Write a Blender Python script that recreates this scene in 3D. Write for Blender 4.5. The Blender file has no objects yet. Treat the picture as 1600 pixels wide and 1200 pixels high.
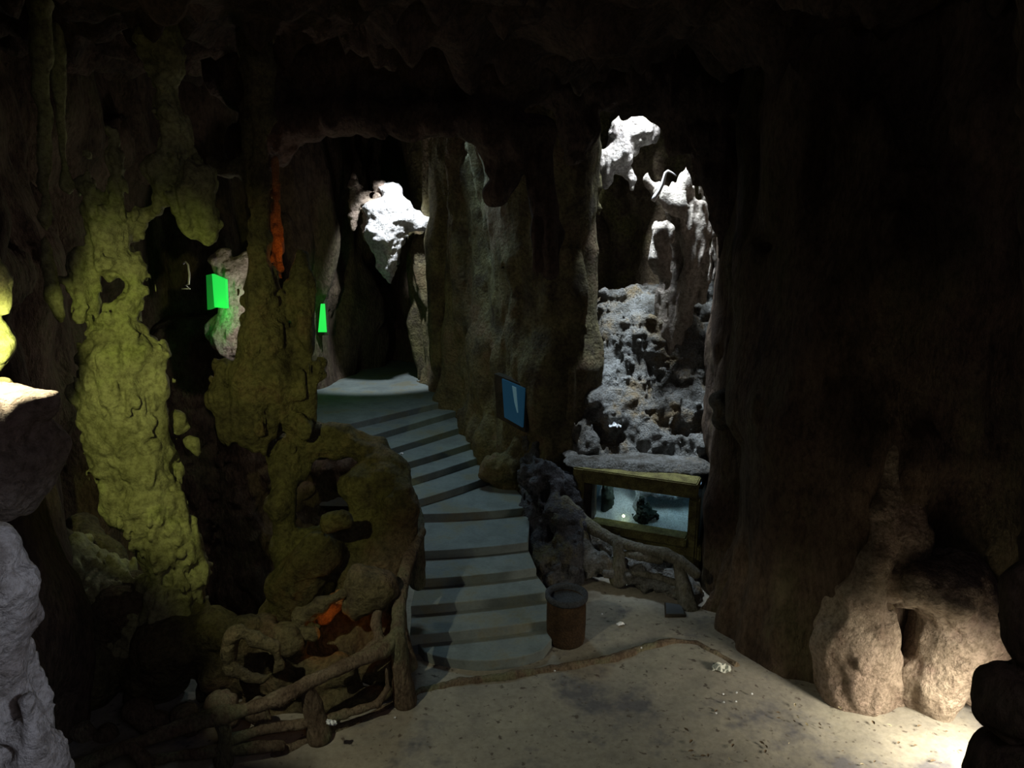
import bpy, math, random
import numpy as np
from mathutils import Vector, Matrix
random.seed(4)
SC = bpy.context.scene
COL = SC.collection

# ------------------------------------------------------------------ camera
PITCH = math.radians(13.0); FOC = 1150.0; CAMZ = 5.0
cam_data = bpy.data.cameras.new('camera')
cam = bpy.data.objects.new('camera', cam_data); COL.objects.link(cam)
cam.location = (0, 0, CAMZ)
cam.rotation_euler = (math.pi/2 - PITCH, 0, 0)
cam_data.sensor_width = 36.0
cam_data.lens = 36.0*FOC/1600.0
cam_data.clip_end = 200
SC.camera = cam
CP, SP = math.cos(PITCH), math.sin(PITCH)

def ray(px, py):
    u = (px-800)/FOC; v = (py-600)/FOC
    return Vector((u, CP - v*SP, -(SP + v*CP)))
def P(px, py, Y):
    "point on the sight line through a photo pixel, at distance Y along the ground"
    d = ray(px, py); return Vector((0, 0, CAMZ)) + d*(Y/d.y)
def G(px, py, z=0.0):
    "point on the sight line at height z"
    d = ray(px, py); return Vector((0, 0, CAMZ)) + d*((z-CAMZ)/d.z)
def RP(px, py, Y, r):
    d = ray(px, py); return r*(Y/d.y)/FOC

# ------------------------------------------------------------------ world, exposure
vs = SC.view_settings
vs.view_transform = 'Standard'; vs.look = 'None'; vs.gamma = 1.0; vs.exposure = 0.0
vs.use_curve_mapping = False
W = bpy.data.worlds.new('world'); SC.world = W; W.use_nodes = True
bg = W.node_tree.nodes['Background']
bg.inputs[0].default_value = (1.0, 0.62, 0.42, 1); bg.inputs[1].default_value = 0.005

# ------------------------------------------------------------------ lights
def light(name, kind, loc, aim, power, color, size=0.3, size_y=None, spot=60, blend=.4):
    d = bpy.data.lights.new(name, kind); o = bpy.data.objects.new(name, d); COL.objects.link(o)
    o.location = loc; d.energy = power; d.color = color
    if aim is not None:
        o.rotation_euler = (Vector(aim)-Vector(loc)).to_track_quat('-Z', 'Y').to_euler()
    if kind == 'AREA':
        d.size = size
        if size_y: d.shape = 'RECTANGLE'; d.size_y = size_y
    else:
        d.shadow_soft_size = size
    if kind == 'SPOT':
        d.spot_size = math.radians(spot); d.spot_blend = blend
    return o
LAMP = Vector((-2.78, 3.75, 4.42))
# yellow-green floodlight standing on the ledge, just out of frame
light('ledge_floodlight', 'SPOT', LAMP, P(275, 640, 7.3), 225, (0.80, 0.86, 0.30), .03, spot=72, blend=.85)
light('ledge_floodlight_spill', 'POINT', LAMP+Vector((0.02, -.1, .12)), None, 5, (1.0, 0.95, 0.55), .04)
light('ledge_top_fill', 'SPOT', LAMP+Vector((-.02, -.05, .25)), (-2.5, 3.85, 4.09), 240, (1.0, 0.96, 0.70), .04, spot=75, blend=.3)  # added spot that brightens the ledge top
# daylight falling down the chimney in the ceiling
H2 = P(990, 205, 12.2)
c_ = light('chimney_daylight', 'AREA', H2+Vector((0, -.75, 2.1)), P(1045, 560, 11.6), 74, (0.76, 0.88, 1.0), .6)
c_.data.spread = math.radians(44)
light('chimney_mouth_daylight', 'SPOT', H2+Vector((.25, -.5, 1.3)), P(972, 235, 12.6), 620, (0.95, 0.97, 1.0), .1, spot=52, blend=.8)
# daylight over the landing and the steps
H1 = P(625, 300, 14.6)
light('skylight_daylight', 'SPOT', H1+Vector((.12, -.75, .95)), P(612, 350, 14.8), 850, (0.84, 0.92, 1.0), .08, spot=52, blend=.4)
s_ = light('stair_daylight', 'AREA', (-1.1, 12.4, 6.2), (-0.6, 9.8, 0.6), 27, (0.58, 0.85, 1.0), 1.2)
s_.data.spread = math.radians(105)
# the cave entrance to the right, warm daylight low over the floor
e_ = light('entrance_daylight', 'AREA', (4.75, 5.2, 1.0), (4.0, 6.25, -0.35), 62, (1.0, 0.91, 0.74), .7, .9)
e_.data.spread = math.radians(102)
# daylight from the gallery entrance behind the camera
light('gallery_daylight', 'SPOT', (1.2, 0.2, 5.2), P(10, 1060, 2.6), 250, (0.62, 0.74, 1.0), .12, spot=26, blend=.9)
light('gallery_skylight', 'AREA', (1.4, -1.0, 6.4), (-3.2, 5.6, .3), 28, (0.85, 0.80, 1.0), 1.5)
# white lamp of the display niche
light('niche_lamp', 'POINT', P(404, 500, 9.9), None, 34, (1.0, 0.90, 0.86), .05)

# ------------------------------------------------------------------ noise + surface extraction
def axis_mat(n, cell, wl, off):
    t = np.arange(n)*cell/wl + off
    i = np.floor(t).astype(int); f = t-i; f = f*f*(3-2*f)
    m = i.max()+2
    A = np.zeros((n, m), np.float32); A[np.arange(n), i] = 1-f; A[np.arange(n), i+1] += f
    return A
def gnoise(shape, cell, wl, rng):
    A = [axis_mat(shape[k], cell, wl[k], rng.random()) for k in range(3)]
    L = rng.random((A[0].shape[1], A[1].shape[1], A[2].shape[1])).astype(np.float32)*2-1
    R = np.tensordot(A[0], L, (1, 0))
    R = np.tensordot(R, A[1], (1, 1))
    return np.tensordot(R, A[2], (1, 1))

def surface_nets(F, org, cell):
    "vectorised surface nets; inside where F < 0"
    S = F < 0
    nx, ny, nz = F.shape
    cnt = np.zeros((nx-1, ny-1, nz-1), np.uint8)
    corners = [(i, j, k) for i in (0, 1) for j in (0, 1) for k in (0, 1)]
    for (i, j, k) in corners:
        cnt += S[i:nx-1+i, j:ny-1+j, k:nz-1+k]
    act = (cnt > 0) & (cnt < 8)
    ids = np.full(act.shape, -1, np.int64)
    C = np.argwhere(act); n = len(C)
    ids[act] = np.arange(n)
    val = {c: F[C[:, 0]+c[0], C[:, 1]+c[1], C[:, 2]+c[2]] for c in corners}
    acc = np.zeros((n, 3), np.float32); num = np.zeros(n, np.float32)
    for a in corners:
        for ax in range(3):
            if a[ax]: continue
            b = list(a); b[ax] = 1; b = tuple(b)
            va, vb = val[a], val[b]
            x = (va < 0) != (vb < 0)
            t = np.where(x, va/np.where(x, va-vb, 1), 0)
            p = np.tile(np.array(a, np.float32), (n, 1)); p[:, ax] = t
            acc += p*x[:, None]; num += x
    V = (C + acc/num[:, None])*cell + np.array(org)
    quads = []
    for ax in range(3):
        o1, o2 = [(1, 2), (2, 0), (0, 1)][ax]
        lo = [slice(None)]*3; hi = [slice(None)]*3
        lo[ax] = slice(0, -1); hi[ax] = slice(1, None)
        A_, B_ = S[tuple(lo)], S[tuple(hi)]
        E = np.argwhere(A_ != B_)
        if not len(E): continue
        ok = (E[:, o1] > 0) & (E[:, o2] > 0) & (E[:, o1] < F.shape[o1]-1) & (E[:, o2] < F.shape[o2]-1)
        E = E[ok]
        ins = A_[E[:, 0], E[:, 1], E[:, 2]]
        def cellid(d1, d2):
            q = E.copy(); q[:, o1] -= d1; q[:, o2] -= d2
            return ids[q[:, 0], q[:, 1], q[:, 2]]
        q = np.stack([cellid(1, 1), cellid(0, 1), cellid(0, 0), cellid(1, 0)], 1)
        q[~ins] = q[~ins][:, ::-1]
        quads.append(q)
    Q = np.concatenate(quads)
    return V.astype(np.float32), Q[(Q >= 0).all(1)]

def mesh_np(name, V, Q, smooth=True):
    me = bpy.data.meshes.new(name)
    me.vertices.add(len(V)); me.vertices.foreach_set('co', V.astype(np.float32).ravel())
    me.loops.add(Q.size); me.loops.foreach_set('vertex_index', Q.astype(np.int32).ravel())
    me.polygons.add(len(Q)); me.polygons.foreach_set('loop_start', np.arange(0, Q.size, Q.shape[1], dtype=np.int32))
    me.update(calc_edges=True)
    if smooth: me.polygons.foreach_set('use_smooth', np.ones(len(Q), bool))
    return me

def tag(o, label=None, cat=None, group=None, kind=None):
    if label: o['label'] = label
    if cat: o['category'] = cat
    if group: o['group'] = group
    if kind: o['kind'] = kind
    return o
def put(name, me, mat, parent=None, base=None):
    o = bpy.data.objects.new(name, me); COL.objects.link(o)
    if mat: me.materials.append(mat)
    if parent is not None: o.parent = parent
    return o

def rock(name, chains, mat, cell=.04, k=.06, noise=((.5, .10), (.2, .05), (.09, .025)), stretch=1.5,
         seed=0, ztop=None, zbot=None, world=False, parent=None, cut=None, dent=0.0):
    """a rock body: chains of (px, py, Y, r_px) balls joined by tapering limbs (or world x, y, z, r),
    roughened by layered noise and meshed as one closed surface"""
    rng = np.random.default_rng(seed+11)
    segs = []
    for ch in chains:
        pts = []
        for p in ch:
            if world: pts.append((np.array(p[:3]), p[3]))
            else: pts.append((np.array(P(p[0], p[1], p[2])), RP(p[0], p[1], p[2], p[3])))
        if len(pts) == 1: segs.append((pts[0], pts[0]))
        segs += list(zip(pts[:-1], pts[1:]))
    amp = sum(a for _, a in noise)
    lo = np.min([np.minimum(a[0]-a[1], b[0]-b[1]) for a, b in segs], 0)-amp-k-2*cell
    hi = np.max([np.maximum(a[0]+a[1], b[0]+b[1]) for a, b in segs], 0)+amp+k+2*cell
    shape = np.ceil((hi-lo)/cell).astype(int)+1
    F = np.full(shape, 9.0, np.float32)
    ax = [lo[i]+np.arange(shape[i])*cell for i in range(3)]
    for (a, ra), (b, rb) in segs:
        m = max(ra, rb)+amp+2*k+3*cell
        l = np.maximum(((np.minimum(a, b)-m-lo)/cell).astype(int), 0)
        h = np.minimum(((np.maximum(a, b)+m-lo)/cell).astype(int)+2, shape)
        X, Y, Z = np.meshgrid(*[ax[i][l[i]:h[i]].astype(np.float32) for i in range(3)], indexing='ij', sparse=True)
        ab = b-a; L2 = float(ab@ab)+1e-9
        t = np.clip(((X-a[0])*ab[0]+(Y-a[1])*ab[1]+(Z-a[2])*ab[2])/L2, 0, 1)
        d = np.sqrt((X-a[0]-t*ab[0])**2+(Y-a[1]-t*ab[1])**2+(Z-a[2]-t*ab[2])**2)-(ra+(rb-ra)*t)
        sl = tuple(slice(l[i], h[i]) for i in range(3))
        f = F[sl]
        hh = np.maximum(k-np.abs(f-d), 0)/k
        F[sl] = np.minimum(f, d)-hh*hh*k*.25
    for i, (wl, a) in enumerate(noise):
        n = gnoise(shape, cell, (wl, wl, wl*stretch), rng)
        if i % 2: n = .55-2.0*np.abs(n)
        F += a*n
    if dent:
        n = gnoise(shape, cell, (.16, .16, .34), rng)
        F += dent*np.maximum(n-.35, 0)*3
    if ztop is not None:
        F = np.maximum(F, (ax[2]-ztop)[None, None, :]+.25*a*gnoise(shape, cell, (.3, .3, .3), rng))
    if zbot is not None:
        F = np.maximum(F, (zbot-ax[2])[None, None, :].astype(np.float32)+0*F)
    if cut:
        for (c0, c1, rr) in cut:
            c0 = np.array(c0); c1 = np.array(c1); ab = c1-c0; L2 = float(ab@ab)+1e-9
            X, Y, Z = np.meshgrid(*[q.astype(np.float32) for q in ax], indexing='ij', sparse=True)
            t = np.clip(((X-c0[0])*ab[0]+(Y-c0[1])*ab[1]+(Z-c0[2])*ab[2])/L2, 0, 1)
            d = np.sqrt((X-c0[0]-t*ab[0])**2+(Y-c0[1]-t*ab[1])**2+(Z-c0[2]-t*ab[2])**2)-rr
            F = np.maximum(F, -d)
    F[0] = F[-1] = 1; F[:, 0] = F[:, -1] = 1; F[:, :, 0] = F[:, :, -1] = 1
    V, Q = surface_nets(F, lo, cell)
    base = np.array([(V[:, 0].min()+V[:, 0].max())/2, (V[:, 1].min()+V[:, 1].max())/2, V[:, 2].min()])
    me = mesh_np(name, V-base, Q)
    o = put(name, me, mat, parent)
    o.location = base if parent is None else base-np.array(parent.location)
    return o

# ------------------------------------------------------------------ materials
def nodes(name):
    m = bpy.data.materials.new(name); m.use_nodes = True
    nt = m.node_tree; return m, nt, nt.nodes['Principled BSDF']
def rock_mat(name, c1, c2, c3=None, scale=1.0, bump=.9, rough=.9, bdist=.10, fine=38, streak=1.0, grain=.8):
    m, nt, b = nodes(name); N = nt.nodes; L = nt.links
    geo = N.new('ShaderNodeNewGeometry'); mp = N.new('ShaderNodeMapping')
    mp.inputs['Scale'].default_value = (1, 1, streak)
    L.new(geo.outputs['Position'], mp.inputs[0])
    def noi(sc, det, ro=.6):
        n = N.new('ShaderNodeTexNoise'); n.inputs['Scale'].default_value = sc*scale
        n.inputs['Detail'].default_value = det; n.inputs['Roughness'].default_value = ro
        L.new(mp.outputs[0], n.inputs['Vector']); return n
    n1 = noi(2.2, 6, .65); r1 = N.new('ShaderNodeValToRGB')
    r1.color_ramp.elements[0].position = .36; r1.color_ramp.elements[1].position = .64
    r1.color_ramp.elements[0].color = (*c2, 1); r1.color_ramp.elements[1].color = (*c1, 1)
    L.new(n1.outputs[0], r1.inputs[0]); out = r1.outputs[0]
    if c3:
        n3 = noi(1.1, 5, .7); r3 = N.new('ShaderNodeValToRGB')
        r3.color_ramp.elements[0].position = .50; r3.color_ramp.elements[1].position = .62
        L.new(n3.outputs[0], r3.inputs[0]); mx = N.new('ShaderNodeMixRGB')
        L.new(r3.outputs[0], mx.inputs[0]); L.new(out, mx.inputs[1]); mx.inputs[2].default_value = (*c3, 1)
        out = mx.outputs[0]
    nf = noi(19, 5, .7); rf = N.new('ShaderNodeValToRGB')  # random dark specks: dirt, and the shade of small pits put into colour
    rf.color_ramp.elements[0].position = .36; rf.color_ramp.elements[1].position = .58
    rf.color_ramp.elements[0].color = (.42, .40, .36, 1); rf.color_ramp.elements[1].color = (1, 1, 1, 1)
    L.new(nf.outputs[0], rf.inputs[0]); mf = N.new('ShaderNodeMixRGB'); mf.blend_type = 'MULTIPLY'; mf.inputs[0].default_value = grain
    L.new(out, mf.inputs[1]); L.new(rf.outputs[0], mf.inputs[2]); out = mf.outputs[0]
    L.new(out, b.inputs['Base Color'])
    b.inputs['Roughness'].default_value = rough
    b.inputs['Specular IOR Level'].default_value = .25
    n2 = noi(9, 8, .68); n4 = N.new('ShaderNodeTexVoronoi'); n4.inputs['Scale'].default_value = fine*scale*.5
    L.new(mp.outputs[0], n4.inputs['Vector'])
    ad = N.new('ShaderNodeMath'); ad.operation = 'MULTIPLY_ADD'; ad.inputs[1].default_value = .2
    L.new(n4.outputs['Distance'], ad.inputs[0]); L.new(n2.outputs[0], ad.inputs[2])
    n5 = noi(34, 4, .6); ad2 = N.new('ShaderNodeMath'); ad2.operation = 'MULTIPLY_ADD'; ad2.inputs[1].default_value = .30
    L.new(n5.outputs[0], ad2.inputs[0]); L.new(ad.outputs[0], ad2.inputs[2]); ad = ad2
    bp = N.new('ShaderNodeBump'); bp.inputs['Strength'].default_value = bump; bp.inputs['Distance'].default_value = bdist
    L.new(ad.outputs[0], bp.inputs['Height']); L.new(bp.outputs[0], b.inputs['Normal'])
    return m
def plain(name, c, rough=.6, metal=0, emit=None, es=0, alpha=None, trans=0):
    m, nt, b = nodes(name)
    b.inputs['Base Color'].default_value = (*c, 1); b.inputs['Roughness'].default_value = rough
    b.inputs['Metallic'].default_value = metal
    if emit: b.inputs['Emission Color'].default_value = (*emit, 1); b.inputs['Emission Strength'].default_value = es
    if trans: b.inputs['Transmission Weight'].default_value = trans; b.inputs['IOR'].default_value = 1.05
    return m
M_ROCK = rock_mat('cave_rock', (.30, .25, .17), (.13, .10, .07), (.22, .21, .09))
M_DARK = rock_mat('dark_shaded_cave_rock', (.20, .14, .095), (.075, .05, .035), (.12, .10, .055), streak=.45)  # dark brown rock; low albedo also keeps the shaded gaps black
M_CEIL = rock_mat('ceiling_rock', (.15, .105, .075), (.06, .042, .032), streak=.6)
M_LIT = rock_mat('floodlit_lime_rock', (.50, .48, .27), (.26, .25, .12), (.36, .38, .15), bump=.55)  # rock in the floodlight beam, its yellow-green light partly put into the colour
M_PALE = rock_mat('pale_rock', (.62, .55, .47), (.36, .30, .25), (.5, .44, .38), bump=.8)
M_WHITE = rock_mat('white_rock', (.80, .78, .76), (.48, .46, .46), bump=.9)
M_MOSS = rock_mat('mossy_rock', (.25, .22, .10), (.10, .08, .05), (.20, .14, .08))
M_GREY = rock_mat('grey_rubble', (.36, .37, .36), (.13, .12, .10), (.26, .20, .12), scale=1.6, bump=1.0)
M_SKIRT = rock_mat('dark_bluish_rubble', (.19, .19, .21), (.07, .07, .075), (.15, .13, .07), scale=1.6, bump=1.0)
M_BARKG = rock_mat('grey_moulded_branch', (.30, .29, .25), (.15, .14, .10), (.22, .21, .12), scale=2, bump=.8, streak=.4)
M_BUL = rock_mat('buff_rock', (.46, .38, .29), (.22, .16, .12), (.34, .25, .20))
M_BARK = rock_mat('moulded_branch', (.34, .27, .18), (.17, .12, .08), (.24, .24, .14), scale=2, bump=.8, streak=.4)
M_STEP = rock_mat('worn_concrete_step', (.23, .27, .26), (.16, .185, .18), (.20, .20, .15), scale=1.4, bump=.25, rough=.75, bdist=.015, grain=.2)
M_BIN = rock_mat('brown_bin', (.09, .052, .025), (.05, .03, .016), bump=.6, scale=2)
M_RIM = rock_mat('grey_bin_rim', (.085, .095, .11), (.055, .06, .07), bump=.4, scale=2)

def floor_mat():
    m = rock_mat('dusty_floor', (.40, .37, .29), (.27, .25, .21), (.15, .145, .15), scale=.75, bump=.3, bdist=.02, grain=.3)
    nt = m.node_tree; N = nt.nodes; L = nt.links; b = N['Principled BSDF']
    src = b.inputs['Base Color'].links[0].from_socket
    geo = N.new('ShaderNodeNewGeometry'); v = N.new('ShaderNodeTexNoise'); v.inputs['Scale'].default_value = 13; v.inputs['Detail'].default_value = 4
    L.new(geo.outputs['Position'], v.inputs['Vector'])
    r = N.new('ShaderNodeValToRGB'); r.color_ramp.elements[0].position = .62; r.color_ramp.elements[1].position = .70
    L.new(v.outputs[0], r.inputs[0])
    mx = N.new('ShaderNodeMixRGB'); L.new(r.outputs[0], mx.inputs[0]); L.new(src, mx.inputs[1]); mx.inputs[2].default_value = (.12, .10, .08, 1)
    L.new(mx.outputs[0], b.inputs['Base Color'])
    return m
M_FLOOR = floor_mat()

# ------------------------------------------------------------------ structure
BIG = ((1.3, .26), (.55, .13), (.22, .05), (.12, .03))
def sheet(name, x0, x1, y0, y1, cell, fz, mat):
    xs = np.arange(x0, x1+cell/2, cell); ys = np.arange(y0, y1+cell/2, cell)
    X, Y = np.meshgrid(xs, ys, indexing='ij')
    Z = fz(X, Y)
    V = np.stack([X, Y, Z], -1).reshape(-1, 3)
    ny = len(ys); i = np.arange(len(xs)-1)[:, None]*ny+np.arange(ny-1)[None]
    Q = np.stack([i, i+ny, i+ny+1, i+1], -1).reshape(-1, 4)
    return tag(put(name, mesh_np(name, V, Q), mat), kind='structure')
def n2(X, cell, wl, seed):
    rng = np.random.default_rng(seed)
    return gnoise((X.shape[0], X.shape[1], 1), cell, (wl, wl, 1), rng)[:, :, 0]
def floor_z(X, Y):
    z = .03*n2(X, .05, 1.1, 1)+.012*n2(X, .05, .3, 2)
    d = np.clip((-1.35-.10*(Y-7)-X)/.5, 0, 1)*np.clip((Y-7.0)/.5, 0, 1)
    return z-2.6*d
sheet('floor', -6, 6.5, 2.5, 19, .05, floor_z, M_FLOOR)
def ceil_z(X, Y):
    z = 6.9+.16*np.maximum(Y-9, 0)+.35*n2(X, .06, 1.7, 5)
    z += 2.6*np.clip(1.6-np.hypot((X-H2.x-.1)/1.15, Y-H2.y+.45)/.75, 0, 1)
    for s, wl, a in ((6, .6, .45), (7, .3, .28), (8, .17, .16)):
        n = n2(X, .06, wl, s); z -= a*np.maximum(n-.1, 0)**1.5*1.7
    return z
sheet('ceiling', -8, 9, -1, 20, .06, ceil_z, M_CEIL)

def flutes(pts, seed, r=(.35, .7), top=8.6, bot=-.4, lean=.25, back=1.5, nx=0, ny=1, backr=1.0):
    "vertical folds of rock standing side by side along a plan curve"
    rnd = random.Random(seed); out = []
    for i, (x, y) in enumerate(pts):
        rr = rnd.uniform(*r)
        x1 = x+nx*rr*.8; y1 = y+ny*rr*.8
        ch = [(x1, y1, bot, rr*1.15)]
        for z in (1.2, 2.8, 4.4, 6.0, top):
            ch.append((x1+rnd.uniform(-lean, lean), y1+rnd.uniform(-lean, lean), z, rr*rnd.uniform(.65, 1.15)))
        out.append(ch)
        out.append([(x+nx*back, y+ny*back, bot, backr), (x+nx*back, y+ny*back, top, backr)])
    return out
def along(poly, step):
    res = []; 
    for (x0, y0), (x1, y1) in zip(poly[:-1], poly[1:]):
        L = math.hypot(x1-x0, y1-y0); n = max(1, round(L/step))
        res += [(x0+(x1-x0)*i/n, y0+(y1-y0)*i/n) for i in range(n)]
    return res+[poly[-1]]
WN = ((1.2, .22), (.5, .14), (.2, .06), (.1, .025))
gp = lambda px, py, z=0: tuple(G(px, py, z)[:2])
# right wall, from the tank alcove round to the entrance
rw = [(x+.12, y+.3) for x, y in along([(4.15, 11.9), (3.65, 10.3), gp(1160, 985), gp(1200, 1045), gp(1300, 1082), gp(1400, 1093), gp(1510, 1100)], .5)]
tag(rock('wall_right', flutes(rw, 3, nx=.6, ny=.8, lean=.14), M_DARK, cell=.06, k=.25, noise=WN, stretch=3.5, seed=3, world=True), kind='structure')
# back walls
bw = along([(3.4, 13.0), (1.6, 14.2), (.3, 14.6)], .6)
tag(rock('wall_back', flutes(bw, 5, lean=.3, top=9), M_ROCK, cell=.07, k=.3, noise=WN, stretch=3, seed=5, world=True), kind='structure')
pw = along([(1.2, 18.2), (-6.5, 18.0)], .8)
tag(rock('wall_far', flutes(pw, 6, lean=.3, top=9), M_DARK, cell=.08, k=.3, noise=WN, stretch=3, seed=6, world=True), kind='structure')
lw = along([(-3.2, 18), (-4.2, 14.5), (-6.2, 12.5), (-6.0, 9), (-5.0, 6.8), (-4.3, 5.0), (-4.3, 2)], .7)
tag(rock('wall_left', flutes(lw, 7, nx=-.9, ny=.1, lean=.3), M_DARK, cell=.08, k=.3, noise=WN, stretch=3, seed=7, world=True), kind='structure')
# centre wall between the stairs and the tank alcove
cw = [P(655, 600, 15.6), P(690, 620, 14.6), P(715, 640, 13.7), P(745, 680, 12.8), P(785, 700, 12.0), P(825, 730, 11.3), P(862, 740, 11.0)]
cwp = along([(v.x+.05, v.y+.1) for v in cw], .5)
tag(rock('wall_centre', flutes(cwp, 12, r=(.3, .5), nx=.35, ny=.9, lean=.16, back=.5, backr=.45, top=8.6), M_MOSS, cell=.05, k=.2, noise=WN, stretch=3, seed=12, world=True), kind='structure')

# landing
def prism(name, poly, z0, z1, mat, parent=None, loc=(0, 0, 0), bev=.012):
    import bmesh
    bm = bmesh.new()
    lo = [bm.verts.new((p[0], p[1], z0)) for p in poly]; hi = [bm.verts.new((p[0], p[1], z1)) for p in poly]
    n = len(poly)
    bm.faces.new(hi); bm.faces.new(lo[::-1])
    for i in range(n): bm.faces.new((lo[i], lo[(i+1) % n], hi[(i+1) % n], hi[i]))
    bmesh.ops.recalc_face_normals(bm, faces=bm.faces)
    if bev:
        es = [e for e in bm.edges if all(abs(v.co.z-z1) < 1e-5 for v in e.verts)]
        bmesh.ops.bevel(bm, geom=es, offset=bev, segments=2, affect='EDGES', profile=.5)
    me = bpy.data.meshes.new(name); bm.to_mesh(me); bm.free()
    o = put(name, me, mat, parent); o.location = loc; return o
RIS = .12
EDG = [((546, 662), (690, 628), 0), ((575, 682), (712, 642), 0), ((600, 704), (728, 665), .0), ((612, 729), (748, 688), .02),
       ((628, 752), (766, 708), .03), ((652, 781), (790, 734), .05), ((655, 803), (830, 792), .06), ((658, 861), (825, 847), .04),
       ((650, 905), (838, 887), .04), ((642, 947), (858, 924), .03), ((640, 993), (860, 969), .02), ((650, 1003), (862, 998), .40)]
def edge_pts(k, n=14):
    (a, b, bow) = EDG[k]; z = RIS*(12-k)
    A = G(*a, z); B = G(*b, z); d = (B-A); nrm = Vector((d.y, -d.x, 0)).normalized()
    pts = []
    for i in range(n+1):
        t = i/n; s = 1-(2*t-1)**2
        if k == 11: s = math.sqrt(max(0, s))
        p = A+d*t+nrm*bow*s
        pts.append((p.x, p.y))
    return pts
far = [(-.8, 18.5), (-5.0, 18.5), (-5.0, 13.6)]
e0 = edge_pts(0)
tag(prism('floor_landing', e0+[(1.0, 13.6), (1.0, 18.5), (-5.0, 18.5), (-5.0, e0[0][1]+.1)], -.1, RIS*12, M_STEP), kind='structure')
stair = bpy.data.objects.new('staircase', None); COL.objects.link(stair)
sb = G(755, 1000, 0); stair.location = (sb.x, sb.y, 0)
tag(stair, 'winding flight of worn grey-green concrete steps rising to the landing', 'stairs')
for kk in range(11, 0, -1):
    f = edge_pts(kk); b_ = edge_pts(kk-1)
    mid = Vector(((b_[0][0]+b_[-1][0])/2-(f[0][0]+f[-1][0])/2, (b_[0][1]+b_[-1][1])/2-(f[0][1]+f[-1][1])/2)).normalized()*.12
    poly = f+[(p[0]+mid.x, p[1]+mid.y) for p in reversed(b_)]
    poly = [(p[0]-sb.x, p[1]-sb.y) for p in poly]
    prism('step', poly, -.05, RIS*(12-kk), M_STEP, stair)

# ------------------------------------------------------------------ rock formations
FN = ((.6, .06), (.24, .07), (.15, .04), (.08, .035))
Yc = 7.2
def ch(Y, *pts): return [(p[0], p[1], Y+(p[3] if len(p) > 3 else 0), p[2]) for p in pts]
colA = [ch(Yc, (137, 246, 5), (134, 290, 13), (150, 330, 16), (165, 372, 24)),
        ch(Yc, (181, 200, 3), (178, 250, 10), (182, 300, 10), (175, 350, 16)),
        ch(Yc+.15, (265, 200, 16), (262, 260, 20), (292, 280, 34), (250, 322, 18), (215, 340, 12), (175, 372, 24)),
        ch(Yc+.15, (292, 280, 34), (308, 335, 20), (318, 375, 6)),
        ch(Yc+.15, (270, 300, 16), (288, 350, 5)),
        ch(Yc, (165, 372, 24), (178, 405, 28), (208, 425, 14), (214, 455, 12), (196, 480, 18), (192, 520, 26), (192, 560, 50), (190, 600, 55),
           (193, 650, 55), (215, 715, 52), (235, 785, 48), (262, 850, 44), (285, 900, 36), (250, 960, 60), (200, 1010, 60)),
        ch(Yc+.1, (250, 262, 24), (296, 300, 30), (325, 345, 10)), ch(Yc, (100, 880, 40), (150, 920, 50), (180, 980, 60)),
        ch(Yc-.05, (128, 408, 18), (120, 440, 16), (130, 485, 10), (138, 530, 3)),
        ch(Yc-.05, (128, 408, 18), (165, 400, 10)),
        ch(Yc, (150, 510, 5), (150, 560, 22)),
        ch(Yc, (160, 380, 10), (142, 460, 5)),
        ch(Yc, (235, 560, 22), (245, 600, 14), (238, 650, 22), (252, 760, 20)),
        ch(Yc-.1, (150, 620, 26), (165, 690, 32), (200, 790, 36)),
        ch(Yc+.1, (265, 200, 16), (250, 60, 26), (240, -120, 50))]
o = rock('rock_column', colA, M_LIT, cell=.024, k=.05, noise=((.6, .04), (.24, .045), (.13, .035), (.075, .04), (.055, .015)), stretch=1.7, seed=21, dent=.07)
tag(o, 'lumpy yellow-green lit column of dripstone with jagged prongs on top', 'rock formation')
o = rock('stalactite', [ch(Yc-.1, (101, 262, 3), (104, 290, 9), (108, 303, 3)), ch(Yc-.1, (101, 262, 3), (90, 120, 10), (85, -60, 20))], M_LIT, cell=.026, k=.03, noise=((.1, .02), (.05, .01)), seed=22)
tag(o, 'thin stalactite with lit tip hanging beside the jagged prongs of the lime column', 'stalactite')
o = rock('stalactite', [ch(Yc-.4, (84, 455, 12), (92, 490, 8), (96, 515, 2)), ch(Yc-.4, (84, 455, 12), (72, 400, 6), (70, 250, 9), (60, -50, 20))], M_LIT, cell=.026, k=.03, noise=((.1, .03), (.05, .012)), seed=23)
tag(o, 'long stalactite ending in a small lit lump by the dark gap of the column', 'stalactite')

Yb = 8.3
colB = [ch(Yb, (335, 262, 10), (370, 262, 12), (400, 265, 18), (404, 330, 15), (405, 400, 17), (405, 470, 26), (408, 540, 34), (402, 600, 38), (400, 660, 38)),
        ch(Yb, (425, 470, 14), (435, 540, 12), (430, 620, 18)),
        ch(Yb+.1, (472, 400, 5), (470, 450, 12), (476, 520, 16), (482, 580, 17), (480, 640, 20), (470, 690, 20)),
        ch(Yb, (350, 575, 14), (352, 620, 22), (375, 660, 24), (385, 690, 6)),
        ch(Yb, (375, 660, 14), (374, 682, 4)), ch(Yb, (400, 265, 18), (400, 100, 22), (400, -80, 40)),
        ch(Yb, (430, 640, 20), (470, 660, 22))]
o = rock('rock_column', colB, M_MOSS, cell=.03, k=.06, noise=FN, stretch=2.2, seed=24, dent=.05)
tag(o, 'olive rock column standing in front of the pale niche rock, beside the orange stalactite', 'rock formation')
o = rock('rock', [ch(7.5, (277, 655, 13), (283, 668, 11))], M_LIT, cell=.02, k=.03, noise=((.1, .03), (.05, .015)), seed=25)
tag(o, 'round lime rock showing in the shadow beside the column', 'rock')
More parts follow.
